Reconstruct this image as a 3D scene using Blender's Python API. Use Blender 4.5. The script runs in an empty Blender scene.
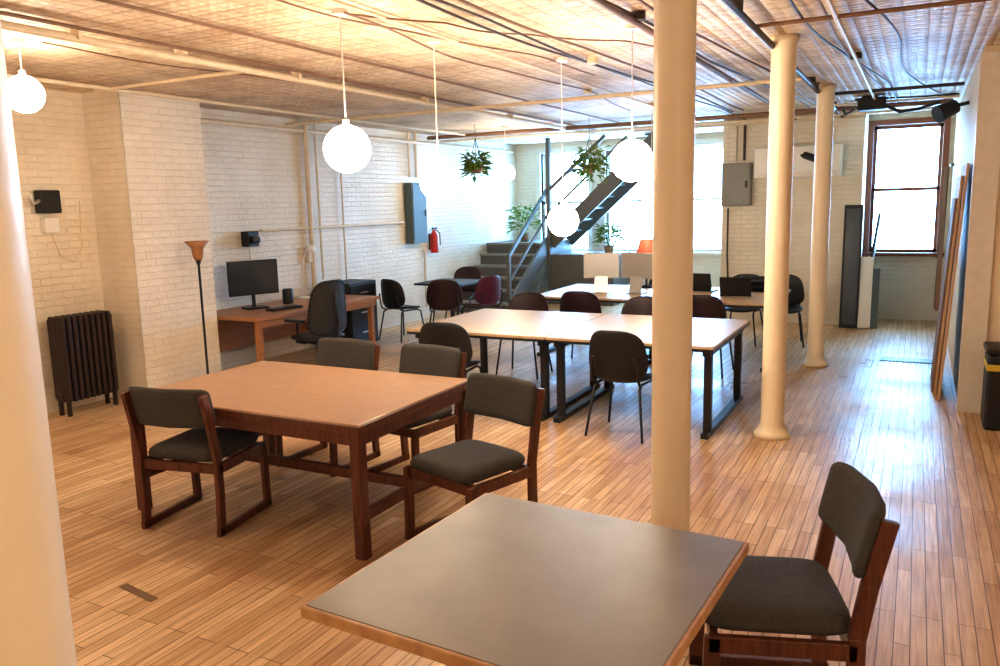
import bpy, bmesh, math, random
import numpy as np
from mathutils import Vector, Matrix
random.seed(4)
S=bpy.context.scene
CH=3.0
# ------------------------------------------------------------------ materials
def new_mat(name):
    m=bpy.data.materials.new(name); m.use_nodes=True
    nt=m.node_tree; b=nt.nodes.get("Principled BSDF"); return m,nt,b
def N(nt,t,**kw):
    n=nt.nodes.new(t)
    for k,v in kw.items():
        if k in n.inputs.keys(): n.inputs[k].default_value=v
        else: setattr(n,k,v)
    return n
def c4(c): return (c[0],c[1],c[2],1)
def plain(name,col,rough=.5,metal=0.,var=.12,scale=12.,bump=0.,bscale=200.,coat=0.):
    m,nt,b=new_mat(name); L=nt.links
    tc=N(nt,"ShaderNodeTexCoord"); no=N(nt,"ShaderNodeTexNoise"); no.inputs["Scale"].default_value=scale; no.inputs["Detail"].default_value=4
    L.new(tc.outputs["Object"],no.inputs["Vector"])
    mx=N(nt,"ShaderNodeMix",data_type='RGBA')
    mx.inputs[6].default_value=c4([x*(1-var) for x in col]); mx.inputs[7].default_value=c4([min(1,x*(1+var)) for x in col])
    L.new(no.outputs["Fac"],mx.inputs[0]); L.new(mx.outputs[2],b.inputs["Base Color"])
    b.inputs["Roughness"].default_value=rough; b.inputs["Metallic"].default_value=metal
    b.inputs["Coat Weight"].default_value=coat
    if bump>0:
        n2=N(nt,"ShaderNodeTexNoise"); n2.inputs["Scale"].default_value=bscale; L.new(tc.outputs["Object"],n2.inputs["Vector"])
        bp=N(nt,"ShaderNodeBump"); bp.inputs["Strength"].default_value=bump; bp.inputs["Distance"].default_value=.005
        L.new(n2.outputs["Fac"],bp.inputs["Height"]); L.new(bp.outputs[0],b.inputs["Normal"])
    return m
def wood(name,ca,cb,rough=.4,stretch=(12,1.2,12),spec=.5,coat=0.):
    m,nt,b=new_mat(name); L=nt.links
    tc=N(nt,"ShaderNodeTexCoord"); mp=N(nt,"ShaderNodeMapping"); mp.inputs["Scale"].default_value=stretch
    L.new(tc.outputs["Object"],mp.inputs[0])
    no=N(nt,"ShaderNodeTexNoise"); no.inputs["Scale"].default_value=4; no.inputs["Detail"].default_value=8; no.inputs["Distortion"].default_value=.6
    L.new(mp.outputs[0],no.inputs["Vector"])
    cr=N(nt,"ShaderNodeValToRGB"); cr.color_ramp.elements[0].position=.32; cr.color_ramp.elements[0].color=c4(ca)
    cr.color_ramp.elements[1].position=.7; cr.color_ramp.elements[1].color=c4(cb)
    L.new(no.outputs["Fac"],cr.inputs[0]); L.new(cr.outputs[0],b.inputs["Base Color"])
    b.inputs["Roughness"].default_value=rough; b.inputs["Coat Weight"].default_value=coat; b.inputs["Coat Roughness"].default_value=.2
    return m
def emis(name,col,st):
    m,nt,b=new_mat(name); b.inputs["Base Color"].default_value=c4(col); b.inputs["Emission Color"].default_value=c4(col); b.inputs["Emission Strength"].default_value=st; return m
def brick_wall(name,axes,col=(.86,.79,.67)):
    m,nt,b=new_mat(name); L=nt.links
    tc=N(nt,"ShaderNodeTexCoord"); sp=N(nt,"ShaderNodeSeparateXYZ"); cb=N(nt,"ShaderNodeCombineXYZ")
    L.new(tc.outputs["Object"],sp.inputs[0]); L.new(sp.outputs[axes[0]],cb.inputs[0]); L.new(sp.outputs[axes[1]],cb.inputs[1])
    br=N(nt,"ShaderNodeTexBrick"); br.inputs["Scale"].default_value=1; br.inputs["Brick Width"].default_value=.21; br.inputs["Row Height"].default_value=.066
    br.inputs["Mortar Size"].default_value=.006; br.inputs["Mortar Smooth"].default_value=.8
    br.inputs["Color1"].default_value=c4(col); br.inputs["Color2"].default_value=c4([x*.95 for x in col]); br.inputs["Mortar"].default_value=c4([x*.92 for x in col])
    nz=N(nt,"ShaderNodeTexNoise"); nz.inputs["Scale"].default_value=9; nz.inputs["Detail"].default_value=3
    L.new(tc.outputs["Object"],nz.inputs["Vector"])
    mixv=N(nt,"ShaderNodeMix",data_type='VECTOR'); mixv.inputs[0].default_value=.014
    L.new(cb.outputs[0],mixv.inputs[4]); L.new(nz.outputs["Color"],mixv.inputs[5]); L.new(mixv.outputs[1],br.inputs["Vector"])
    n2=N(nt,"ShaderNodeTexNoise"); n2.inputs["Scale"].default_value=1.3; n2.inputs["Detail"].default_value=5; L.new(tc.outputs["Object"],n2.inputs["Vector"])
    mx=N(nt,"ShaderNodeMix",data_type='RGBA',blend_type='MULTIPLY'); mx.inputs[0].default_value=.45
    cr=N(nt,"ShaderNodeValToRGB"); cr.color_ramp.elements[0].position=.3; cr.color_ramp.elements[0].color=(.70,.60,.46,1); cr.color_ramp.elements[1].position=.62; cr.color_ramp.elements[1].color=(1,1,1,1)
    L.new(n2.outputs["Fac"],cr.inputs[0]); L.new(br.outputs["Color"],mx.inputs[6]); L.new(cr.outputs[0],mx.inputs[7]); L.new(mx.outputs[2],b.inputs["Base Color"])
    n3=N(nt,"ShaderNodeTexNoise"); n3.inputs["Scale"].default_value=30; n3.inputs["Detail"].default_value=4; L.new(tc.outputs["Object"],n3.inputs["Vector"])
    ma=N(nt,"ShaderNodeMath",operation='MULTIPLY_ADD'); ma.inputs[1].default_value=-.8
    L.new(br.outputs["Fac"],ma.inputs[0]); L.new(n3.outputs["Fac"],ma.inputs[2])
    bp=N(nt,"ShaderNodeBump"); bp.inputs["Strength"].default_value=.6; bp.inputs["Distance"].default_value=.014
    L.new(ma.outputs[0],bp.inputs["Height"]); L.new(bp.outputs[0],b.inputs["Normal"]); b.inputs["Roughness"].default_value=.45
    return m
def floor_mat():
    m,nt,b=new_mat("plank_floor"); L=nt.links
    tc=N(nt,"ShaderNodeTexCoord"); sp=N(nt,"ShaderNodeSeparateXYZ"); cb=N(nt,"ShaderNodeCombineXYZ")
    L.new(tc.outputs["Object"],sp.inputs[0]); L.new(sp.outputs[1],cb.inputs[0]); L.new(sp.outputs[0],cb.inputs[1])
    def br(w,off,c1,c2,mo,sz):
        x=N(nt,"ShaderNodeTexBrick"); x.inputs["Scale"].default_value=1; x.inputs["Brick Width"].default_value=w; x.inputs["Row Height"].default_value=.062
        x.inputs["Mortar Size"].default_value=sz; x.inputs["Mortar Smooth"].default_value=.2; x.offset=off; x.offset_frequency=3
        x.inputs["Color1"].default_value=c4(c1); x.inputs["Color2"].default_value=c4(c2); x.inputs["Mortar"].default_value=c4(mo); L.new(cb.outputs[0],x.inputs["Vector"]); return x
    A=br(.75,.37,(.82,.62,.395),(.60,.39,.205),(.17,.09,.04),.0024)
    mp=N(nt,"ShaderNodeMapping"); mp.inputs["Scale"].default_value=(22,1.1,1); L.new(tc.outputs["Object"],mp.inputs[0])
    no=N(nt,"ShaderNodeTexNoise"); no.inputs["Scale"].default_value=2.5; no.inputs["Detail"].default_value=8; L.new(mp.outputs[0],no.inputs["Vector"])
    cr=N(nt,"ShaderNodeValToRGB"); cr.color_ramp.elements[0].position=.3; cr.color_ramp.elements[0].color=(.62,.48,.35,1); cr.color_ramp.elements[1].position=.58; cr.color_ramp.elements[1].color=(1.0,1.0,1.0,1)
    L.new(no.outputs["Fac"],cr.inputs[0])
    mx=N(nt,"ShaderNodeMix",data_type='RGBA',blend_type='MULTIPLY'); mx.inputs[0].default_value=.75; L.new(A.outputs["Color"],mx.inputs[6]); L.new(cr.outputs[0],mx.inputs[7])
    n2=N(nt,"ShaderNodeTexNoise"); n2.inputs["Scale"].default_value=.9; n2.inputs["Detail"].default_value=7; n2.inputs["Roughness"].default_value=.65; L.new(tc.outputs["Object"],n2.inputs["Vector"])
    cr2=N(nt,"ShaderNodeValToRGB"); cr2.color_ramp.elements[0].position=.36; cr2.color_ramp.elements[0].color=(.72,.56,.42,1); cr2.color_ramp.elements[1].position=.56; cr2.color_ramp.elements[1].color=(1,1,1,1)
    L.new(n2.outputs["Fac"],cr2.inputs[0])
    m2=N(nt,"ShaderNodeMix",data_type='RGBA',blend_type='MULTIPLY'); m2.inputs[0].default_value=.65; L.new(mx.outputs[2],m2.inputs[6]); L.new(cr2.outputs[0],m2.inputs[7]); L.new(m2.outputs[2],b.inputs["Base Color"])
    rr=N(nt,"ShaderNodeMapRange"); rr.inputs[1].default_value=.3; rr.inputs[2].default_value=.7; rr.inputs[3].default_value=.24; rr.inputs[4].default_value=.55; L.new(n2.outputs["Fac"],rr.inputs[0]); L.new(rr.outputs[0],b.inputs["Roughness"])
    bp=N(nt,"ShaderNodeBump"); bp.inputs["Strength"].default_value=.45; bp.inputs["Distance"].default_value=.004
    inv=N(nt,"ShaderNodeMath",operation='MULTIPLY_ADD'); inv.inputs[1].default_value=-1; L.new(A.outputs["Fac"],inv.inputs[0]); L.new(no.outputs["Fac"],inv.inputs[2])
    L.new(inv.outputs[0],bp.inputs["Height"]); L.new(bp.outputs[0],b.inputs["Normal"])
    b.inputs["Specular IOR Level"].default_value=.6
    return m
def tin_mat():
    m,nt,b=new_mat("pressed_tin"); L=nt.links
    tc=N(nt,"ShaderNodeTexCoord")
    sp=N(nt,"ShaderNodeSeparateXYZ"); L.new(tc.outputs["Object"],sp.inputs[0])
    def wave(sock,k):
        a=N(nt,"ShaderNodeMath",operation='MULTIPLY'); a.inputs[1].default_value=k; L.new(sock,a.inputs[0])
        s=N(nt,"ShaderNodeMath",operation='SINE'); L.new(a.outputs[0],s.inputs[0]); q=N(nt,"ShaderNodeMath",operation='ABSOLUTE'); L.new(s.outputs[0],q.inputs[0]); return q.outputs[0]
    k=math.pi/.15
    pm=N(nt,"ShaderNodeMath",operation='MINIMUM'); L.new(wave(sp.outputs[0],k),pm.inputs[0]); L.new(wave(sp.outputs[1],k),pm.inputs[1])
    p2=N(nt,"ShaderNodeMath",operation='MULTIPLY'); L.new(wave(sp.outputs[0],k*2),p2.inputs[0]); L.new(wave(sp.outputs[1],k*2),p2.inputs[1])
    ad=N(nt,"ShaderNodeMath",operation='ADD'); L.new(pm.outputs[0],ad.inputs[0]); L.new(p2.outputs[0],ad.inputs[1])
    nf=N(nt,"ShaderNodeTexNoise"); nf.inputs["Scale"].default_value=26; nf.inputs["Detail"].default_value=5; L.new(tc.outputs["Object"],nf.inputs["Vector"])
    ad2=N(nt,"ShaderNodeMath",operation='MULTIPLY_ADD'); ad2.inputs[1].default_value=1.6; L.new(nf.outputs["Fac"],ad2.inputs[0]); L.new(ad.outputs[0],ad2.inputs[2])
    ad3=N(nt,"ShaderNodeMath",operation='SUBTRACT'); ad3.inputs[1].default_value=.8; L.new(ad2.outputs[0],ad3.inputs[0])
    nz=N(nt,"ShaderNodeTexNoise"); nz.inputs["Scale"].default_value=1.6; nz.inputs["Detail"].default_value=11; nz.inputs["Roughness"].default_value=.78; L.new(tc.outputs["Object"],nz.inputs["Vector"])
    cr=N(nt,"ShaderNodeValToRGB"); cr.color_ramp.elements[0].position=.38; cr.color_ramp.elements[0].color=(.52,.37,.245,1); cr.color_ramp.elements[1].position=.56; cr.color_ramp.elements[1].color=(.80,.67,.51,1)
    L.new(nz.outputs["Fac"],cr.inputs[0])
    cr2=N(nt,"ShaderNodeValToRGB"); cr2.color_ramp.elements[0].position=.05; cr2.color_ramp.elements[0].color=(.62,.50,.38,1); cr2.color_ramp.elements[1].position=.7; cr2.color_ramp.elements[1].color=(1,1,1,1)
    L.new(ad3.outputs[0],cr2.inputs[0])
    mx=N(nt,"ShaderNodeMix",data_type='RGBA',blend_type='MULTIPLY'); mx.inputs[0].default_value=.7; L.new(cr.outputs[0],mx.inputs[6]); L.new(cr2.outputs[0],mx.inputs[7]); L.new(mx.outputs[2],b.inputs["Base Color"])
    bp=N(nt,"ShaderNodeBump"); bp.inputs["Strength"].default_value=.75; bp.inputs["Distance"].default_value=.010; L.new(ad3.outputs[0],bp.inputs["Height"]); L.new(bp.outputs[0],b.inputs["Normal"])
    b.inputs["Roughness"].default_value=.55
    return m
M=dict(
 brickX=brick_wall("painted_brick_side",(1,2)), brickY=brick_wall("painted_brick_front",(0,2)),
 plaster=plain("plaster",(.78,.66,.50),.6,bump=.2), floor=floor_mat(), tin=tin_mat(),
 column=plain("column_paint",(.82,.71,.54),.38,var=.05,bump=.3,bscale=25),
 redwood=wood("red_brown_wood",(.075,.020,.009),(.17,.052,.023),.35,(14,14,1.5)),
 fabric=plain("grey_fabric",(.072,.065,.06),.95,var=.4,scale=60,bump=.6,bscale=400),
 conftop=wood("brown_tabletop",(.35,.205,.115),(.43,.26,.15),.38,(2,14,2),coat=.15),
 slate=plain("grey_laminate",(.245,.20,.152),.42,var=.25,scale=5),
 edgewood=wood("edge_wood",(.42,.22,.09),(.58,.34,.16),.4,(3,3,3)),
 birch=wood("light_birch",(.52,.355,.20),(.62,.45,.275),.38,(2,10,2)),
 deskwood=wood("desk_wood",(.34,.14,.05),(.46,.22,.09),.4,(10,1,10)),
 black=plain("black_metal",(.016,.017,.022),.4), blackpl=plain("black_plastic",(.010,.009,.010),.5),
 wine=plain("dark_wine_plastic",(.024,.005,.008),.5), purple=plain("purple_plastic",(.09,.008,.035),.45),
 grey=plain("grey_paint",(.12,.112,.10),.5,var=.1), panel=plain("steel_blue_panel",(.10,.14,.15),.5), panel2=plain("grey_panel",(.23,.22,.20),.45),
 pipe=plain("painted_pipe",(.72,.60,.44),.45,var=.15), rustpipe=plain("rusty_pipe",(.22,.12,.07),.55,var=.3), darkpipe=plain("dark_conduit",(.05,.03,.025),.5),
 rad=plain("brown_iron",(.035,.018,.014),.45,.2), frameW=plain("white_trim",(.75,.7,.62),.4), frameD=plain("dark_window_wood",(.22,.065,.03),.4),
 globe=emis("globe_glass",(1,.84,.65),36), white=plain("white_plastic",(.8,.78,.74),.35,var=.03), alu=plain("aluminium",(.6,.6,.6),.35,.7,var=.05),
 screen=plain("screen",(.05,.06,.075),.12,var=.05), red=plain("red_paint",(.5,.02,.015),.3), orange=plain("terracotta_shade",(.62,.13,.06),.6),
 leaf=plain("leaf_green",(.16,.26,.03),.5,var=.6,scale=20), pot=plain("woven_pot",(.3,.2,.12),.8), tan=wood("plywood",(.50,.30,.16),(.62,.42,.24),.6,(8,8,1)),
 yellow=plain("yellow_band",(.65,.48,.05),.5), lampwood=plain("amber_shade",(.36,.17,.07),.5), cloth=plain("brown_cloth",(.3,.17,.1),.95,var=.3,bump=.4,bscale=60),
 mirror=plain("dark_glass",(.08,.09,.10),.12), brown=plain("brown_box",(.22,.13,.08),.7),
 meshf=plain("dark_mesh",(.03,.03,.032),.8,bump=.5,bscale=600), vent=plain("vent_metal",(.13,.09,.065),.45,.5),
)
# ------------------------------------------------------------------ builder
class B:
    def __init__(s,name): s.name=name; s.bm=bmesh.new(); s.mats=[]
    def mi(s,m):
        if m not in s.mats: s.mats.append(m)
        return s.mats.index(m)
    def add(s,verts,faces,m,smooth=False):
        vs=[s.bm.verts.new(v) for v in verts]; k=s.mi(m)
        for f in faces:
            try:
                fc=s.bm.faces.new([vs[i] for i in f]); fc.material_index=k; fc.smooth=smooth
            except ValueError: pass
    def box(s,c,d,m,rot=None,bev=0.):
        t=bmesh.new(); bmesh.ops.create_cube(t,size=1)
        for v in t.verts: v.co=Vector((v.co.x*d[0],v.co.y*d[1],v.co.z*d[2]))
        if bev>0: bmesh.ops.bevel(t,geom=t.edges[:],offset=bev,segments=2,affect='EDGES',profile=.5)
        if rot is not None: bmesh.ops.rotate(t,verts=t.verts[:],matrix=rot,cent=(0,0,0))
        t.verts.ensure_lookup_table()
        idx={v:i for i,v in enumerate(t.verts)}
        s.add([v.co+Vector(c) for v in t.verts],[[idx[v] for v in f.verts] for f in t.faces],m); t.free(); return s
    def bx(s,x0,x1,y0,y1,z0,z1,m,bev=0.): return s.box(((x0+x1)/2,(y0+y1)/2,(z0+z1)/2),(x1-x0,y1-y0,z1-z0),m,None,bev)
    def beam(s,p0,p1,w,h,m,up=(0,0,1),bev=0.):
        p0=Vector(p0);p1=Vector(p1);d=p1-p0;y=d.normalized();u=Vector(up)
        if abs(y.dot(u))>.95:u=Vector((0,1,0))
        x=y.cross(u).normalized();z=x.cross(y)
        return s.box((p0+p1)/2,(w,d.length,h),m,Matrix((x,y,z)).transposed(),bev)
    def sweep(s,pts,r,m,seg=10,cap=True):
        pts=[Vector(p) for p in pts]; rs=r if isinstance(r,(list,tuple)) else [r]*len(pts)
        t0=(pts[1]-pts[0]).normalized(); a=Vector((0,0,1)) if abs(t0.z)<.9 else Vector((1,0,0)); nrm=t0.cross(a).normalized()
        V=[];F=[];n=len(pts)
        for i,p in enumerate(pts):
            if i==0:t=t0
            elif i==n-1:t=(pts[i]-pts[i-1]).normalized()
            else:t=((pts[i]-pts[i-1]).normalized()+(pts[i+1]-pts[i]).normalized()).normalized()
            nrm=(nrm-t*nrm.dot(t)).normalized(); bi=t.cross(nrm)
            for k in range(seg):
                an=2*math.pi*k/seg; V.append(p+(nrm*math.cos(an)+bi*math.sin(an))*rs[i])
        for i in range(n-1):
            for k in range(seg): F.append((i*seg+k,i*seg+(k+1)%seg,(i+1)*seg+(k+1)%seg,(i+1)*seg+k))
        s.add(V,F,m,True)
        if cap: s.add(V[:seg],[tuple(range(seg))[::-1]],m); s.add(V[-seg:],[tuple(range(seg))],m)
        return s
    def cyl(s,p0,p1,r0,m,r1=None,seg=16): return s.sweep([p0,p1],[r0,r0 if r1 is None else r1],m,seg)
    def lathe(s,c,prof,m,seg=28):
        V=[];F=[];n=len(prof);c=Vector(c)
        for r,z in prof:
            for k in range(seg): a=2*math.pi*k/seg; V.append(c+Vector((r*math.cos(a),r*math.sin(a),z)))
        for i in range(n-1):
            for k in range(seg): F.append((i*seg+k,i*seg+(k+1)%seg,(i+1)*seg+(k+1)%seg,(i+1)*seg+k))
        s.add(V,F,m,True); return s
    def sphere(s,c,r,m,sc=(1,1,1),seg=24,rings=14):
        prof=[(max(1e-4,math.sin(math.pi*i/rings))*r,-math.cos(math.pi*i/rings)*r) for i in range(rings+1)]
        V=[];F=[];c=Vector(c)
        for q,z in prof:
            for k in range(seg): a=2*math.pi*k/seg; V.append(c+Vector((q*math.cos(a)*sc[0],q*math.sin(a)*sc[1],z*sc[2])))
        for i in range(rings):
            for k in range(seg): F.append((i*seg+k,i*seg+(k+1)%seg,(i+1)*seg+(k+1)%seg,(i+1)*seg+k))
        s.add(V,F,m,True); return s
    def pad(s,a,b,t,fn,m,n=4.,p=4.,seg=36,rings=7):
        """rounded cushion/shell; fn maps (u,v,w) to xyz"""
        V=[];F=[];prof=[]
        for i in range(rings+1):
            th=math.pi/2*i/rings; rho=math.sin(th); w=t/2*(max(0,1-rho**p))**(1/2.); prof.append((rho,w))
        prof=[(r,w) for r,w in prof]+[(r,-w) for r,w in prof[::-1][1:]]
        for r,w in prof:
            r=max(r,1e-3)
            for k in range(seg):
                an=2*math.pi*k/seg; ca,sa=math.cos(an),math.sin(an)
                u=a*r*math.copysign(abs(ca)**(2/n),ca); v=b*r*math.copysign(abs(sa)**(2/n),sa)
                V.append(Vector(fn(u,v,w)))
        for i in range(len(prof)-1):
            for k in range(seg): F.append((i*seg+k,i*seg+(k+1)%seg,(i+1)*seg+(k+1)%seg,(i+1)*seg+k))
        s.add(V,F,m,True); return s
    def mesh(s):
        bmesh.ops.recalc_face_normals(s.bm,faces=s.bm.faces[:])
        me=bpy.data.meshes.new(s.name); s.bm.to_mesh(me); s.bm.free()
        for m in s.mats: me.materials.append(M[m])
        return me
    def done(s,loc=(0,0,0),rz=0.):
        return inst(s.name,s.mesh(),loc,rz)
def inst(name,me,loc=(0,0,0),rz=0.):
    o=bpy.data.objects.new(name,me); o.location=loc; o.rotation_euler=(0,0,math.radians(rz)); bpy.context.collection.objects.link(o); return o
def holes_wall(name,axis,fix0,fix1,a0,a1,z0,z1,holes,m):
    b=B(name)
    cu=sorted(set([a0,a1]+[h[0] for h in holes]+[h[1] for h in holes])); cz=sorted(set([z0,z1]+[h[2] for h in holes]+[h[3] for h in holes]))
    for i in range(len(cu)-1):
        for j in range(len(cz)-1):
            mu=(cu[i]+cu[i+1])/2; mz=(cz[j]+cz[j+1])/2
            if any(h[0]<mu<h[1] and h[2]<mz<h[3] for h in holes): continue
            if axis=='Y': b.bx(cu[i],cu[i+1],fix0,fix1,cz[j],cz[j+1],m)
            else: b.bx(fix0,fix1,cu[i],cu[i+1],cz[j],cz[j+1],m)
    return b.done()
# ------------------------------------------------------------------ shell
YF=14.6; YR=13.2; XL=-7.2; XR=.4
B("floor").bx(XL-.2,2.7,-3.2,YF+.2,-.12,0,"floor").done()
B("ceiling").bx(XL-.2,2.7,-3.2,YF+.2,CH,CH+.12,"tin").done()
B("wall_left").bx(XL-.2,XL,-3.2,YF+.2,0,CH,"brickX").done()
b=B("wall_chimney_breast"); b.bx(XL,-6.68,5.2,6.15,0,CH,"brickY")
b.bx(-6.685,-6.675,5.2,6.15,0,CH,"brickX"); b.done()
wins=[(-6.65,-5.65,.9,2.8),(-5.3,-4.3,.9,2.8),(-3.85,-3.0,.9,2.8)]
rw=(-.64,.26,1.0,2.84)
holes_wall("wall_back",'Y',YF,YF+.2,XL,-.72,0,CH,wins,"brickY")
holes_wall("wall_back_hall",'Y',YR,YR+.2,-.72,.6,0,CH,[rw],"brickY")
b=B("wall_back_projection"); b.bx(-2.65,-.72,12.4,YF,0,CH,"brickY"); b.bx(-.725,-.715,12.4,YR,0,CH,"plaster"); b.done()
B("wall_right_partition").bx(XR,XR+.15,7.7,YR,0,CH,"plaster").done()
B("wall_right_return").bx(XR+.15,2.5,7.7,7.85,0,CH,"plaster").done()
B("wall_right").bx(2.5,2.7,-3.2,7.85,0,CH,"plaster").done()
B("wall_front").bx(XL,2.5,-3.2,-3.0,0,CH,"plaster").done()
b=B("trim_1"); b.bx(XR-.02,XR+.16,7.675,7.70,0,2.95,"frameW"); b.bx(XR-.02,XR,7.69,7.78,0,2.95,"frameW"); b.done()
def window(name,y,x0,x1,z0,z1,m,sash,t=.09):
    b=B(name)
    b.bx(x0-t,x0,y-.04,y+.1,z0-t,z1+t,m); b.bx(x1,x1+t,y-.04,y+.1,z0-t,z1+t,m)
    b.bx(x0-t,x1+t,y-.05,y+.1,z1,z1+t,m); b.bx(x0-t-.02,x1+t+.02,y-.12,y+.1,z0-.05,z0,m)
    s=.045
    for (a,c,yy) in ((z0,(z0+z1)/2+.02,y+.08),((z0+z1)/2-.02,z1,y+.13)):
        b.bx(x0,x0+s,yy,yy+.035,a,c,sash); b.bx(x1-s,x1,yy,yy+.035,a,c,sash)
        b.bx(x0,x1,yy,yy+.035,a,a+s,sash); b.bx(x0,x1,yy,yy+.035,c-s,c,sash)
    b.done()
for i,w in enumerate(wins): window("window_%d"%(i+1),YF,*w,"frameW","frameW")
window("window_4",YR,*rw,"frameD","frameD",.08)
# columns
for x,y in ((-.94,.483),(-.95,3.47),(-.93,6.33),(-.93,9.29)):
    b=B("support_column"); r=.088
    b.lathe((0,0,0),[(.001,0),(.135,0),(.135,.03),(.12,.045),(.10,.08),(r,.12),(r,1.5),(r,2.93),(.10,2.95),(.105,2.97),(.105,CH-.002),(.001,CH-.002)],"column",40)
    b.done((x,y,0))
# ------------------------------------------------------------------ tables
b=B("conference_table"); x0,x1,y0,y1=-4.28,-2.50,3.17,4.35
b.bx(x0,x1,y0,y1,.715,.745,"conftop",.006); b.bx(x0-.006,x1+.006,y0-.006,y1+.006,.69,.735,"redwood",.004)
for x in (x0+.035,x1-.035):
    for y in (y0+.035,y1-.035): b.bx(x-.032,x+.032,y-.032,y+.032,0,.70,"redwood",.004)
    b.bx(x-.015,x+.015,y0+.03,y1-.03,.62,.70,"redwood"); b.bx(x-.015,x+.015,y0+.03,y1-.03,.20,.26,"redwood")
for y in (y0+.04,y1-.04): b.bx(x0+.03,x1-.03,y-.015,y+.015,.62,.70,"redwood")
b.bx(x0+.03,x1-.03,(y0+y1)/2-.02,(y0+y1)/2+.02,.20,.26,"redwood")
b.done()
b=B("cafe_table"); h=.505
b.bx(-h,h,-h,h,.705,.74,"edgewood",.004); b.bx(-h+.012,h-.012,-h+.012,h-.012,.735,.7425,"slate",.002)
b.cyl((0,0,.03),(0,0,.70),.04,"black"); b.box((0,0,.69),(.4,.4,.02),"black")
for a in range(4):
    c,s_=math.cos(a*math.pi/2+.78),math.sin(a*math.pi/2+.78)
    b.sweep([(0,0,.06),(c*.2,s_*.2,.045),(c*.36,s_*.36,.022)],[.035,.028,.02],"black")
b.done((-.965,2.07,0),-3)
def long_table(x0,x1,y0,y1,name="work_table"):
    b=B(name); b.bx(x0,x1,y0,y1,.722,.745,"birch",.002); b.bx(x0+.002,x1-.002,y0+.002,y1-.002,.70,.723,"black")
    for x in (x0+.07,x1-.07):
        for y in (y0+.16,y1-.16):
            b.bx(x-.03,x+.03,y-.03,y+.03,.02,.70,"black",.003)
        b.bx(x-.03,x+.03,y0+.05,y1-.05,0,.045,"black",.003); b.bx(x-.03,x+.03,y0+.08,y1-.08,.65,.70,"black",.003)
    b.bx(x0+.1,x1-.1,(y0+y1)/2-.025,(y0+y1)/2+.025,.62,.70,"black")
    b.done()
long_table(-4.1,-2.72,5.98,7.47); long_table(-2.71,-1.32,5.98,7.47)
long_table(-4.1,-2.72,8.65,10.15); long_table(-2.71,-1.32,8.65,10.15)
b=B("small_square_table"); b.box((0,0,.73),(.8,.8,.03),"blackpl",None,.004); b.cyl((0,0,.03),(0,0,.72),.035,"black")
for a in range(4):
    c,s_=math.cos(a*math.pi/2),math.sin(a*math.pi/2); b.sweep([(0,0,.05),(c*.33,s_*.33,.02)],[.03,.018],"black")
b.done((-6.05,10.05,0))
# ------------------------------------------------------------------ chairs
def uph_chair():
    b=B("upholstered_chair")
    W=.26
    for sx in (-1,1):
        x=sx*W
        pts=[(x,-.23,.0),(x,-.215,.25),(x,-.215,.44),(x,-.245,.62),(x,-.295,.84)]
        for i in range(4): b.beam(pts[i],Vector(pts[i+1])+(Vector(pts[i+1])-Vector(pts[i])).normalized()*.004,.028,.055,"redwood",(0,1,0),.004)
        b.beam((x,.245,0),(x,.235,.42),.028,.055,"redwood",(0,1,0),.004)
        b.bx(x-.014,x+.014,-.26,.27,0,.045,"redwood",.004)
        b.bx(x-.014,x+.014,-.22,.25,.365,.425,"redwood",.004)
    b.bx(-W,W,.215,.24,.365,.42,"redwood"); b.bx(-W,W,-.225,-.20,.365,.42,"redwood")
    b.pad(.248,.25,.09,lambda u,v,w:(u,v+.025,.455+w+.006*(1-(u/.245)**2)),"fabric",7,8)
    def back(u,v,w):
        y=-.262-(v*.22)+.045*(u/.26)**2-.03+w; return (u,y+.012,.755+v)
    b.pad(.272,.12,.06,back,"fabric",9,9)
    return b.mesh()
me=uph_chair()
for loc,rz in [((-3.77,3.28,0),11),((-3.04,4.42,0),172),((-3.78,4.44,0),178),((-2.13,3.68,0),163),((-.39,2.80,0),108)]:
    inst("upholstered_chair",me,loc,rz)
def shell_chair(m):
    b=B("stacking_chair")
    for sx in (-1,1):
        b.sweep([(sx*.24,.22,.0),(sx*.19,.18,.40),(sx*.18,.12,.425),(sx*.18,-.12,.425),(sx*.19,-.17,.40),(sx*.24,-.24,0)],.011,"black",8)
        b.sweep([(sx*.18,-.13,.42),(sx*.195,-.2,.46),(sx*.19,-.235,.6),(sx*.17,-.25,.66)],.012,"black",8)
    b.pad(.225,.22,.045,lambda u,v,w:(u,v+.01,.45+w+.02*(u/.22)**2-.015*(v/.22)),m,3.2,5)
    b.pad(.245,.20,.03,lambda u,v,w:(u*(1-.10*v/.19),-.235-.2*v*.7+.075*(u/.235)**2+w,.672+v),m,3.2,6)
    return b.mesh()
mw=shell_chair("wine"); mk=shell_chair("blackpl"); mp=shell_chair("purple")
for m_,x,y,r in [(mk,-3.60,5.95,8),(mk,-2.02,6.0,-4),(mw,-3.75,7.7,184),(mw,-2.45,7.7,180),(mw,-3.35,8.5,3),(mw,-1.95,8.5,-3),(mk,-1.95,10.45,175),(mk,-3.0,10.45,180),(mk,-1.45,10.5,190),
    (mk,-6.38,9.22,-15),(mw,-6.35,10.9,185),(mp,-5.45,9.85,70),(mw,-5.7,9.3,25)]:
    inst("stacking_chair",m_,(x,y,0),r)
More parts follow.
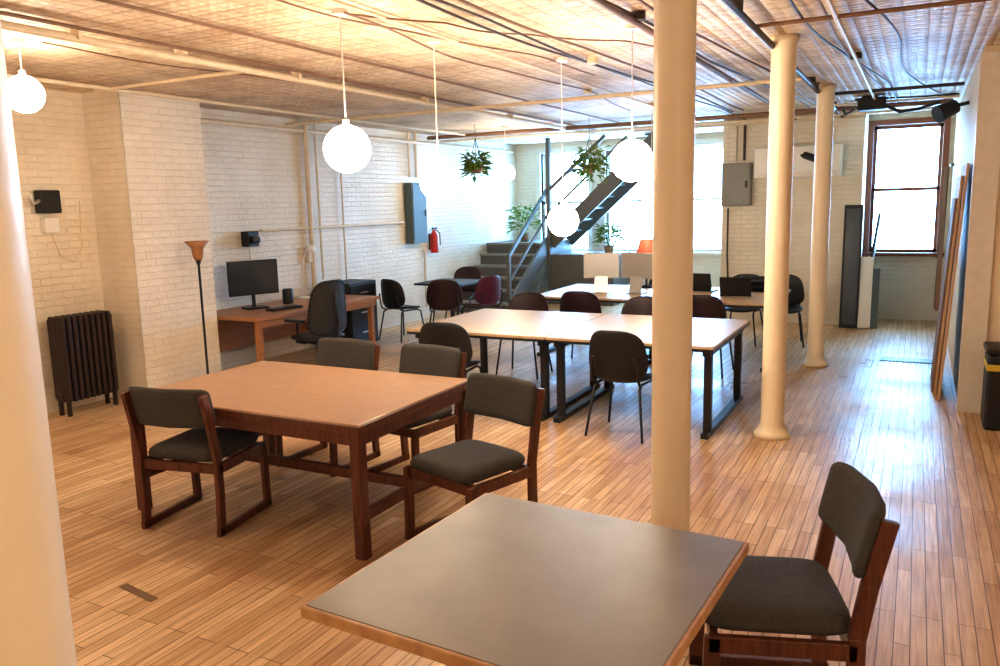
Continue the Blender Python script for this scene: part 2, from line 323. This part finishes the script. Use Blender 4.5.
def office():
    b=B("mesh_office_chair")
    for i in range(5):
        a=2*math.pi*i/5+.3; c,s_=math.cos(a),math.sin(a)
        b.sweep([(0,0,.12),(c*.15,s_*.15,.11),(c*.31,s_*.31,.075)],[.035,.025,.016],"blackpl",8)
        b.cyl((c*.31-s_*.02,s_*.31+c*.02,.03),(c*.31+s_*.02,s_*.31-c*.02,.03),.03,"blackpl")
    b.cyl((0,0,.1),(0,0,.42),.028,"black"); b.box((0,-.02,.42),(.22,.26,.05),"blackpl",None,.01)
    b.pad(.25,.24,.07,lambda u,v,w:(u,v,.47+w),"blackpl",4,5)
    b.sweep([(0,-.1,.4),(0,-.28,.45),(0,-.33,.65),(0,-.30,.95)],.022,"blackpl",8)
    b.pad(.25,.28,.02,lambda u,v,w:(u*(1-.15*v/.28),-.27-.12*v+.08*(u/.24)**2+w,.80+v),"meshf",4,8)
    ring=[]
    for k in range(29):
        a=2*math.pi*k/28; u=.255*math.copysign(abs(math.cos(a))**.5,math.cos(a)); v=.285*math.copysign(abs(math.sin(a))**.5,math.sin(a))
        ring.append((u*(1-.15*v/.28),-.27-.12*v+.08*(u/.24)**2,.80+v))
    b.sweep(ring,.014,"blackpl",8)
    for sx in (-1,1):
        b.sweep([(sx*.18,0,.42),(sx*.29,0,.45),(sx*.29,-.02,.66)],.016,"blackpl",8)
        b.box((sx*.29,.02,.675),(.08,.26,.03),"blackpl",None,.012)
    return b.mesh()
inst("mesh_office_chair",office(),(-5.78,6.72,0),82)
# ------------------------------------------------------------------ desk area
b=B("wall_desk"); b.bx(-7.15,-6.12,6.2,8.35,.68,.72,"deskwood",.004); b.bx(-6.19,-6.15,6.22,8.3,.60,.68,"deskwood")
for y in (6.28,8.27):
    for x in (-7.08,-6.21): b.bx(x-.03,x+.03,y-.03,y+.03,0,.68,"deskwood")
b.bx(-7.08,-7.04,6.3,8.25,.25,.6,"deskwood"); b.done()
b=B("desktop_monitor")
b.box((0,0,.36),(.035,.60,.40),"blackpl",None,.006); b.box((.019,0,.365),(.004,.57,.365),"screen"); b.cyl((-.03,0,.02),(-.03,0,.3),.022,"blackpl"); b.box((0,0,.01),(.2,.26,.02),"blackpl",None,.005)
b.done((-6.8,6.85,.72),-22)
b=B("speaker"); b.lathe((0,0,0),[(.001,0),(.06,0),(.065,.02),(.065,.16),(.055,.18),(.001,.18)],"blackpl"); b.done((-6.75,7.35,.72))
b=B("keyboard"); b.box((0,0,.012),(.14,.42,.02),"blackpl",None,.004)
for i in range(12):
    for j in range(4): b.box((-.048+j*.032,-.185+i*.0335,.025),(.026,.028,.008),"black",None,.002)
b.done((-6.4,6.9,.72),-10)
b=B("desk_lamp"); b.lathe((0,0,0),[(.001,0),(.09,0),(.09,.015),(.02,.03),(.001,.03)],"white"); b.sweep([(0,0,.02),(0,0,.3),(.03,.02,.52),(.1,.04,.66)],.012,"white",8); b.lathe((.13,.04,.58),[(.03,.1),(.05,.08),(.085,0),(.08,0)],"white"); b.done((-6.95,7.85,.72))
b=B("file_cabinet"); b.bx(-.22,.22,-.3,.3,0,.86,"blackpl",.008)
for i in range(3): b.bx(.22,.232,-.28,.28,.04+i*.27,.29+i*.27,"black",.003); b.bx(.235,.25,-.08,.08,.17+i*.27,.185+i*.27,"alu")
b.done((-6.85,8.68,0))
b=B("torchiere_floor_lamp"); b.lathe((0,0,0),[(.001,0),(.13,0),(.13,.015),(.03,.035),(.012,.06),(.012,1.32),(.02,1.34),(.03,1.38)],"blackpl"); b.lathe((0,0,1.37),[(.001,0),(.035,0),(.05,.04),(.06,.12),(.12,.19),(.115,.19),(.05,.12),(.001,.05)],"lampwood"); b.done((-6.38,5.70,0))
b=B("radiator")
for i in range(9):
    y=4.6+i*.06; b.bx(-7.14,-6.94,y-.02,y+.02,.13,.93,"rad",.018)
    for xx in (-7.13,-7.04,-6.95): b.cyl((xx,y,.16),(xx,y,.90),.024,"rad",None,8)
b.sweep([(-7.04,4.57,.17),(-7.04,5.11,.17)],.03,"rad"); b.sweep([(-7.04,4.57,.89),(-7.04,5.11,.89)],.03,"rad")
for y in (4.6,5.08):
    for xx in (-7.1,-6.98): b.cyl((xx,y,0),(xx,y,.16),.022,"rad")
b.done((.08,-.08,0))
b=B("wall_intercom"); b.bx(-7.2,-7.1,4.52,4.72,1.84,2.05,"blackpl",.012); b.bx(-7.2,-7.13,4.56,4.70,1.66,1.80,"white",.008); b.sweep([(-7.1,4.5,1.95),(-7.06,4.42,1.92),(-7.08,4.42,2.0)],.018,"alu",8)
b.sweep([(-7.17,4.63,1.66),(-7.16,4.7,1.42),(-7.16,4.82,1.38),(-7.16,4.92,1.5),(-7.17,4.95,1.95)],.005,"pipe",6); b.done((0,.08,.03))
b=B("security_camera"); b.bx(-7.2,-7.08,7.1,7.28,1.42,1.6,"blackpl",.01); b.sphere((-7.04,7.19,1.5),.05,"screen"); b.sweep([(-7.16,7.19,1.42),(-7.16,7.19,.95)],.006,"pipe",6); b.done()
b=B("wall_conduit")
b.sweep([(-7.15,7.4,1.6),(-7.15,10.5,1.6)],.02,"pipe")
b.sweep([(-7.14,8.3,.8),(-7.14,8.3,CH)],.035,"pipe"); b.sweep([(-7.15,8.5,.9),(-7.15,8.5,CH)],.018,"pipe"); b.sweep([(-7.15,9.0,.74),(-7.15,9.0,CH)],.014,"pipe")
b.sweep([(-7.15,10.9,2.3),(-7.15,10.9,CH)],.025,"pipe"); b.sweep([(-7.15,10.7,2.3),(-7.15,10.7,CH)],.018,"pipe"); b.sweep([(-7.15,11.05,1.15),(-7.15,11.05,.2)],.02,"pipe")
b.sweep([(-7.15,6.35,2.85),(-7.15,14.4,2.85)],.03,"pipe")
b.bx(-7.2,-7.12,8.2,8.35,1.15,1.35,"pipe"); b.done()
def epanel(name,m,loc,rz,w,h):
    b=B(name); b.box((0,0,0),(w,.14,h),m,None,.006); b.box((0,-.075,0),(w*.9,.012,h*.94),m,None,.003); b.box((w*.36,-.086,0),(.03,.015,.1),"blackpl"); return b.done(loc,rz)
epanel("electrical_panel","panel",(-7.12,10.80,1.74),90,.42,.95)
epanel("electrical_panel","panel2",(-2.42,12.32,2.05),0,.42,.62)
b=B("fire_extinguisher"); b.lathe((0,0,0),[(.001,0),(.06,0),(.065,.02),(.065,.28),(.045,.33),(.025,.35),(.025,.38),(.001,.38)],"red"); b.box((0,.02,.40),(.03,.12,.03),"blackpl"); b.sweep([(0,.05,.38),(.05,.1,.32),(.06,.09,.12)],.01,"blackpl",6); b.box((-.07,0,.18),(.03,.06,.26),"blackpl"); b.done((-7.1,11.28,1.08))
# ------------------------------------------------------------------ stairs
b=B("staircase"); n=6; Y0=11.9; run=.26; rise=1.14/6
for i in range(n):
    y=Y0+i*run; b.bx(-7.15,-6.05,y-.03,y+run,rise*(i+1)-.04,rise*(i+1),"panel2",.004); b.bx(-7.15,-6.05,y,y+.02,rise*i,rise*(i+1)-.03,"grey")
YL=Y0+n*run
b.bx(-7.15,-5.95,YL,14.46,1.09,1.14,"grey"); b.bx(-6.0,-5.95,YL,14.46,0,1.09,"grey")
b.beam((-6.03,Y0-.05,.05),(-6.03,YL,1.1),.05,.28,"grey")
b.bx(-7.15,-6.0,YL,YL+.04,.95,1.14,"grey")
x0,x1,z0,z1=-5.95,-4.0,1.14,2.98; m_=9
for i in range(m_):
    x=x0+(x1-x0)*i/m_; z=z0+(z1-z0)*(i+1)/m_; b.bx(x,x+.26,13.55,14.40,z-.035,z,"grey")
b.beam((x0-.05,13.53,z0-.02),(x1+.0,13.53,z1-.1),.05,.26,"grey"); b.beam((x0-.05,14.40,z0-.02),(x1,14.40,z1-.1),.05,.26,"grey")
b.bx(-5.95,-4.75,13.45,14.4,0,.92,"grey",.004)
b.bx(-6.02,-5.95,13.42,13.5,0,CH,"grey")
b.bx(-6.06,-6.0,Y0-.05,Y0+.01,0,1.0,"grey")
b.beam((-6.03,Y0-.02,.98),(-6.03,YL,2.08),.045,.06,"panel"); b.beam((-6.03,Y0-.02,.55),(-6.03,YL,1.62),.03,.04,"grey")
b.beam((-5.98,13.46,2.08),(-4.9,13.46,2.98),.045,.06,"grey"); b.beam((-5.98,13.46,1.65),(-4.5,13.46,2.95),.03,.04,"grey")
b.done()
# ------------------------------------------------------------------ plants
def foliage(b,c,R,n,droop=.5,size=.06,down=0.):
    for i in range(n):
        th=random.uniform(0,2*math.pi); r=R*math.sqrt(random.random()); d=Vector((math.cos(th),math.sin(th),0))
        p=Vector(c)+d*r*.75+Vector((0,0,random.uniform(-.3,.9)*R-down*random.random()*r/R))
        l=size*random.uniform(.7,1.5); up=random.uniform(-droop,1-droop*.5); dr=(d+Vector((random.uniform(-.4,.4),random.uniform(-.4,.4),up))).normalized()
        sd=dr.cross(Vector((0,0,1))).normalized()*l*.38
        q=p+dr*l; t=p+dr*l*1.9+Vector((0,0,-l*.45))
        b.add([p,q-sd,t,q+sd],[(0,1,2),(0,2,3)],"leaf")
def hang_plant(loc,R,drop):
    b=B("hanging_plant"); b.lathe((0,0,0),[(.001,-.12),(.07,-.12),(.10,-.06),(.11,0),(.10,0),(.001,-.03)],"pot")
    for k in range(3):
        a=k*2.1; b.sweep([(.105*math.cos(a),.105*math.sin(a),0),(0,0,.38)],.004,"darkpipe",6)
    b.sweep([(0,0,.38),(0,0,CH-loc[2])],.004,"darkpipe",6); foliage(b,(0,0,.02),R,260,.6,.06,drop); b.done(loc)
hang_plant((-5.75,10.35,2.42),.20,.18); hang_plant((-4.05,10.5,2.36),.26,.25)
def pot_plant(name,loc,R,n,h=.16):
    b=B(name); b.lathe((0,0,0),[(.001,0),(.07,0),(.1,h),(.085,h),(.001,h-.03)],"pot"); foliage(b,(0,0,h+R*.6),R,n,.3,.07,.1)
    for i in range(7):
        a=i*.9; b.sweep([(0,0,h-.02),(math.cos(a)*R*.4,math.sin(a)*R*.4,h+R*.8)],.004,"leaf",5)
    b.done(loc)
pot_plant("potted_plant",(-6.6,13.7,1.14),.34,170); pot_plant("potted_plant",(-4.88,13.6,.92),.24,170)
# ------------------------------------------------------------------ things on the back work tables
def imac(loc,rz):
    b=B("desktop_computer"); b.box((0,0,.33),(.44,.025,.31),"alu",None,.008); b.box((0,.014,.345),(.41,.004,.26),"screen"); b.beam((0,-.02,.2),(0,-.06,0.005),.16,.012,"alu"); b.box((0,-.02,.006),(.2,.18,.012),"alu",None,.003); b.done(loc,rz)
imac((-3.42,9.25,.745),12); imac((-2.98,9.3,.745),-10)
b=B("table_lamp"); b.lathe((0,0,0),[(.001,0),(.08,0),(.08,.02),(.015,.04),(.012,.46)],"black"); b.lathe((0,0,.42),[(.14,0),(.08,.2),(.075,.2),(.135,0)],"orange"); b.done((-3.05,9.9,.745))
b=B("laptop"); b.box((0,0,.01),(.34,.24,.018),"alu",None,.003); b.beam((0,-.12,.01),(0,-.19,.23),.34,.01,"blackpl",(0,1,0)); b.done((-1.8,9.3,.745),5)
b=B("laptop"); b.box((0,0,.01),(.34,.24,.018),"alu",None,.003); b.beam((0,-.12,.01),(0,-.19,.23),.34,.01,"blackpl",(0,1,0)); b.done((-2.3,9.7,.745),-5)
b=B("document_tray")
for i in range(3): b.bx(-.16,.16,-.12,.12,i*.06,i*.06+.01,"blackpl"); b.bx(-.16,-.15,-.12,.12,i*.06,i*.06+.05,"blackpl"); b.bx(.15,.16,-.12,.12,i*.06,i*.06+.05,"blackpl"); b.bx(-.16,.16,.11,.12,i*.06,i*.06+.05,"blackpl")
b.done((-1.7,9.85,.745))
# ------------------------------------------------------------------ right side
b=B("wall_mounted_air_unit"); b.bx(-2.15,-.98,12.16,12.4,2.12,2.56,"white",.02); b.bx(-2.1,-1.03,12.15,12.17,2.14,2.2,"frameW"); b.done()
b=B("wall_cable"); b.sweep([(-2.55,12.37,1.7),(-2.55,12.37,1.0),(-2.52,12.37,.4)],.012,"darkpipe",8); b.sweep([(-2.45,12.37,2.4),(-2.45,12.37,CH)],.018,"pipe",8); b.sweep([(-2.33,12.37,2.4),(-2.33,12.37,CH)],.018,"darkpipe",8); b.done()
b=B("spotlight"); b.cyl((-1.45,12.05,2.42),(-1.3,11.95,2.36),.05,"blackpl"); b.cyl((-1.5,12.12,2.42),(-1.42,12.05,2.42),.02,"blackpl"); b.done()
b=B("leaning_framed_mirror")
R=Matrix.Rotation(math.radians(-5),3,'X')
b.box((0,0,.86),(.24,.035,1.72),"blackpl",R,.005); b.box((0,-.02,.86),(.18,.01,1.62),"mirror",R); b.done((-.80,12.2,0))
b=B("leaning_board"); R=Matrix.Rotation(math.radians(7),3,'Y'); b.box((0,0,.8),(.03,.6,1.6),"blackpl",R,.004); b.box((.018,0,.8),(.008,.54,1.5),"panel",R); b.done((-.58,12.72,0))
b=B("leaning_whiteboard"); R=Matrix.Rotation(math.radians(-10),3,'X')@Matrix.Rotation(math.radians(12),3,'Z'); b.box((0,0,.5),(.16,.025,1.0),"white",R,.004); b.box((.10,.03,.42),(.14,.02,.84),"panel",R,.004); b.done((-.60,12.2,0))
b=B("plywood_sheet"); R=Matrix.Rotation(math.radians(3),3,'Y')
b.box((0,0,1.05),(.02,1.1,2.1),"tan",R); b.box((-.03,.15,1.0),(.018,1.0,2.0),"tan",R); b.box((-.055,.1,.9),(.018,.7,1.8),"brown",R); b.done((.305,8.6,0))
b=B("hanging_cloth")
V=[];F=[]
for j in range(12):
    for i in range(16):
        z=2.2-1.95*j/11; y=i/15*.5; V.append((.03*math.sin(i*1.9+j*.15)-(.02*j/11)-.06,y*(.6+.4*j/11),z))
for j in range(11):
    for i in range(15): F.append((j*16+i,j*16+i+1,(j+1)*16+i+1,(j+1)*16+i))
b.add(V,F,"cloth",True); b.sweep([(0,-.05,2.22),(0,.5,2.22)],.02,"rustpipe"); b.done((.37,12.4,0))
b=B("trash_can"); b.box((0,0,.30),(.36,.36,.60),"blackpl",None,.02); b.box((0,0,.5),(.372,.372,.05),"yellow",None,.004); b.box((0,0,.625),(.39,.39,.05),"blackpl",None,.015); b.box((0,-.02,.655),(.2,.16,.02),"black",None,.005); b.done((.72,7.3,0))
b=B("wall_spotlight"); b.sweep([(.4,9.6,2.75),(.25,9.6,2.72)],.02,"blackpl"); b.cyl((.28,9.6,2.72),(.12,9.5,2.64),.07,"blackpl",.09); b.done()
b=B("floor_register"); b.bx(-.32,.32,-.12,.12,0,.008,"vent")
for i in range(18): b.bx(-.29+i*.034,-.275+i*.034,-.1,.1,.008,.012,"black")
b.done((.02,9.9,0))
b=B("floor_patch"); b.bx(-.14,.14,-.022,.022,0,.003,"brown",.001); b.done((-3.32,2.42,0),-8)
# ------------------------------------------------------------------ ceiling pipes
b=B("ceiling_pipes")
for x,z,r,m in [(-4.7,2.93,.028,"pipe"),(-4.55,2.96,.012,"rustpipe"),(-1.62,2.94,.022,"rustpipe"),(-1.0,2.93,.022,"darkpipe"),(-.52,2.95,.016,"pipe"),(-6.4,2.94,.02,"pipe"),(-3.9,2.97,.01,"rustpipe"),(-2.9,2.97,.012,"pipe")]:
    b.sweep([(x,-2.9,z),(x,12.3,z)],r,m,8)
for y,x0,x1,z,r,m in [(7.9,-7.1,-1.0,2.90,.02,"pipe"),(11.2,-7.1,.3,2.93,.03,"rustpipe"),(11.6,-7.1,.3,2.9,.018,"pipe"),(4.9,-6.6,-4.7,2.94,.016,"pipe"),(9.7,-1.0,.35,2.95,.018,"darkpipe"),(12.3,-4,-.7,2.93,.03,"pipe"),(5.6,-1.0,2.4,2.95,.014,"rustpipe"),(10.6,-1.0,.35,2.92,.014,"pipe")]:
    b.sweep([(x0,y,z),(x1,y,z)],r,m,8)
for y in (1.,3.,5.,7.,9.,11.):
    b.box((-1.0,y,2.96),(.06,.03,.07),"darkpipe"); b.box((-4.7,y+.4,2.96),(.08,.03,.08),"pipe")
for x,y in [(-4.7,4.2),(-1.6,5.),(-2.4,6.3),(-1,8.6),(-.52,7.4),(-3.1,8)]:
    b.cyl((x,y,2.95),(x,y,CH),.045,"darkpipe" if x>-2 else "pipe")
b.done()
b=B("ceiling_cables")
def cable(x0,y0,x1,y1,m,amp=.1,r=.006,k=0):
    pts=[]
    for i in range(25):
        t=i/24; pts.append((x0+(x1-x0)*t+amp*math.sin(t*9+k),y0+(y1-y0)*t,2.98-.015*abs(math.sin(t*11+k))))
    b.sweep(pts,r,m,6)
cable(-2.5,1.5,-2.3,12,"darkpipe",.04,.008); cable(-2.62,2,-2.2,11,"darkpipe",.06,.009,1); cable(-2.35,2,-2.05,11,"rustpipe",.05,.009,1.6); cable(-3.1,3.9,-3.2,10,"rustpipe",.1,.007,2); cable(-3.1,3.9,-1.8,6,"rustpipe",.06,.006)
cable(-1.75,3.3,-1.3,11,"darkpipe",.05,.009); cable(-1.5,3,-1.15,11,"rustpipe",.05,.009,2); cable(-5.2,3.5,-4.7,9,"rustpipe",.08,.006,3); cable(-.8,4,-.2,12,"darkpipe",.06,.009,2); cable(-.4,5,.2,12,"darkpipe",.08,.008); cable(-3.3,2.2,-2.6,7,"rustpipe",.08,.006,1); cable(-.9,10.4,.3,11,"darkpipe",.3,.012,1)
cable(-.65,4,-.35,12,"rustpipe",.04,.008,1)
b.done()
b=B("junction_box"); b.box((0,0,0),(.3,.2,.14),"blackpl",None,.01); b.sweep([(.1,0,0),(.3,.1,-.1),(.5,.3,-.06),(.7,.5,.02)],.02,"blackpl",8); b.sweep([(-.1,0,0),(-.3,.2,-.08),(-.35,.5,.02)],.014,"blackpl",8); b.done((-.55,10.6,2.9))
# ------------------------------------------------------------------ globe pendants
for x,y,z,r in [(-3.08,3.95,2.20,.142),(-5.32,3.42,2.65,.122),(-3.06,4.95,2.02,.135),(-1.75,5.34,2.12,.142),(-2.62,6.18,1.70,.130),(-5.55,10.9,2.31,.14),(-2.93,9.7,1.92,.13),
                (1.2,.6,2.1,.15),(-3.4,-1.3,2.1,.15),(-5.6,.3,2.1,.15)]:  # this row: extra pendants out of view, added as warm interior fill light
    b=B("globe_pendant_lamp"); b.sphere((0,0,0),r,"globe",(1,1,1),20,12); b.cyl((0,0,r-.01),(0,0,r+.03),.02,"white"); b.cyl((0,0,r+.02),(0,0,CH-z-.02),.005,"white",None,6); b.cyl((0,0,CH-z-.03),(0,0,CH-z),.05,"white"); b.done((x,y,z))
# ------------------------------------------------------------------ light & world
w=bpy.data.worlds.new("world"); S.world=w; w.use_nodes=True; bg=w.node_tree.nodes["Background"]; bg.inputs[0].default_value=(.25,.56,1,1); bg.inputs[1].default_value=24
for i,h in enumerate(wins+[rw]):
    l=bpy.data.lights.new("window_portal","AREA"); l.shape='RECTANGLE'; l.size=h[1]-h[0]; l.size_y=h[3]-h[2]; l.cycles.is_portal=True
    o=bpy.data.objects.new("window_portal",l); o.location=((h[0]+h[1])/2,(YR if h is rw else YF)+.18,(h[2]+h[3])/2); o.rotation_euler=(math.radians(-90),0,0); bpy.context.collection.objects.link(o)
# ------------------------------------------------------------------ camera
f,p,r,yaw=796.5,*[math.radians(a) for a in (9.19,1.43,27.66)]
F=Vector((-math.sin(yaw)*math.cos(p),math.cos(yaw)*math.cos(p),-math.sin(p))); R0=Vector((math.cos(yaw),math.sin(yaw),0)); U0=R0.cross(F)
Rv=R0*math.cos(r)-U0*math.sin(r); Uv=U0*math.cos(r)+R0*math.sin(r)
cd=bpy.data.cameras.new("camera"); cd.sensor_width=36; cd.lens=36*f/1000; cd.clip_start=.05
co=bpy.data.objects.new("camera",cd); co.matrix_world=Matrix.Translation((0,0,1.85))@Matrix((Rv,Uv,-F)).transposed().to_4x4(); bpy.context.collection.objects.link(co); S.camera=co
S.view_settings.view_transform='Standard'; S.view_settings.look='None'; S.view_settings.exposure=1.0; S.view_settings.gamma=.86
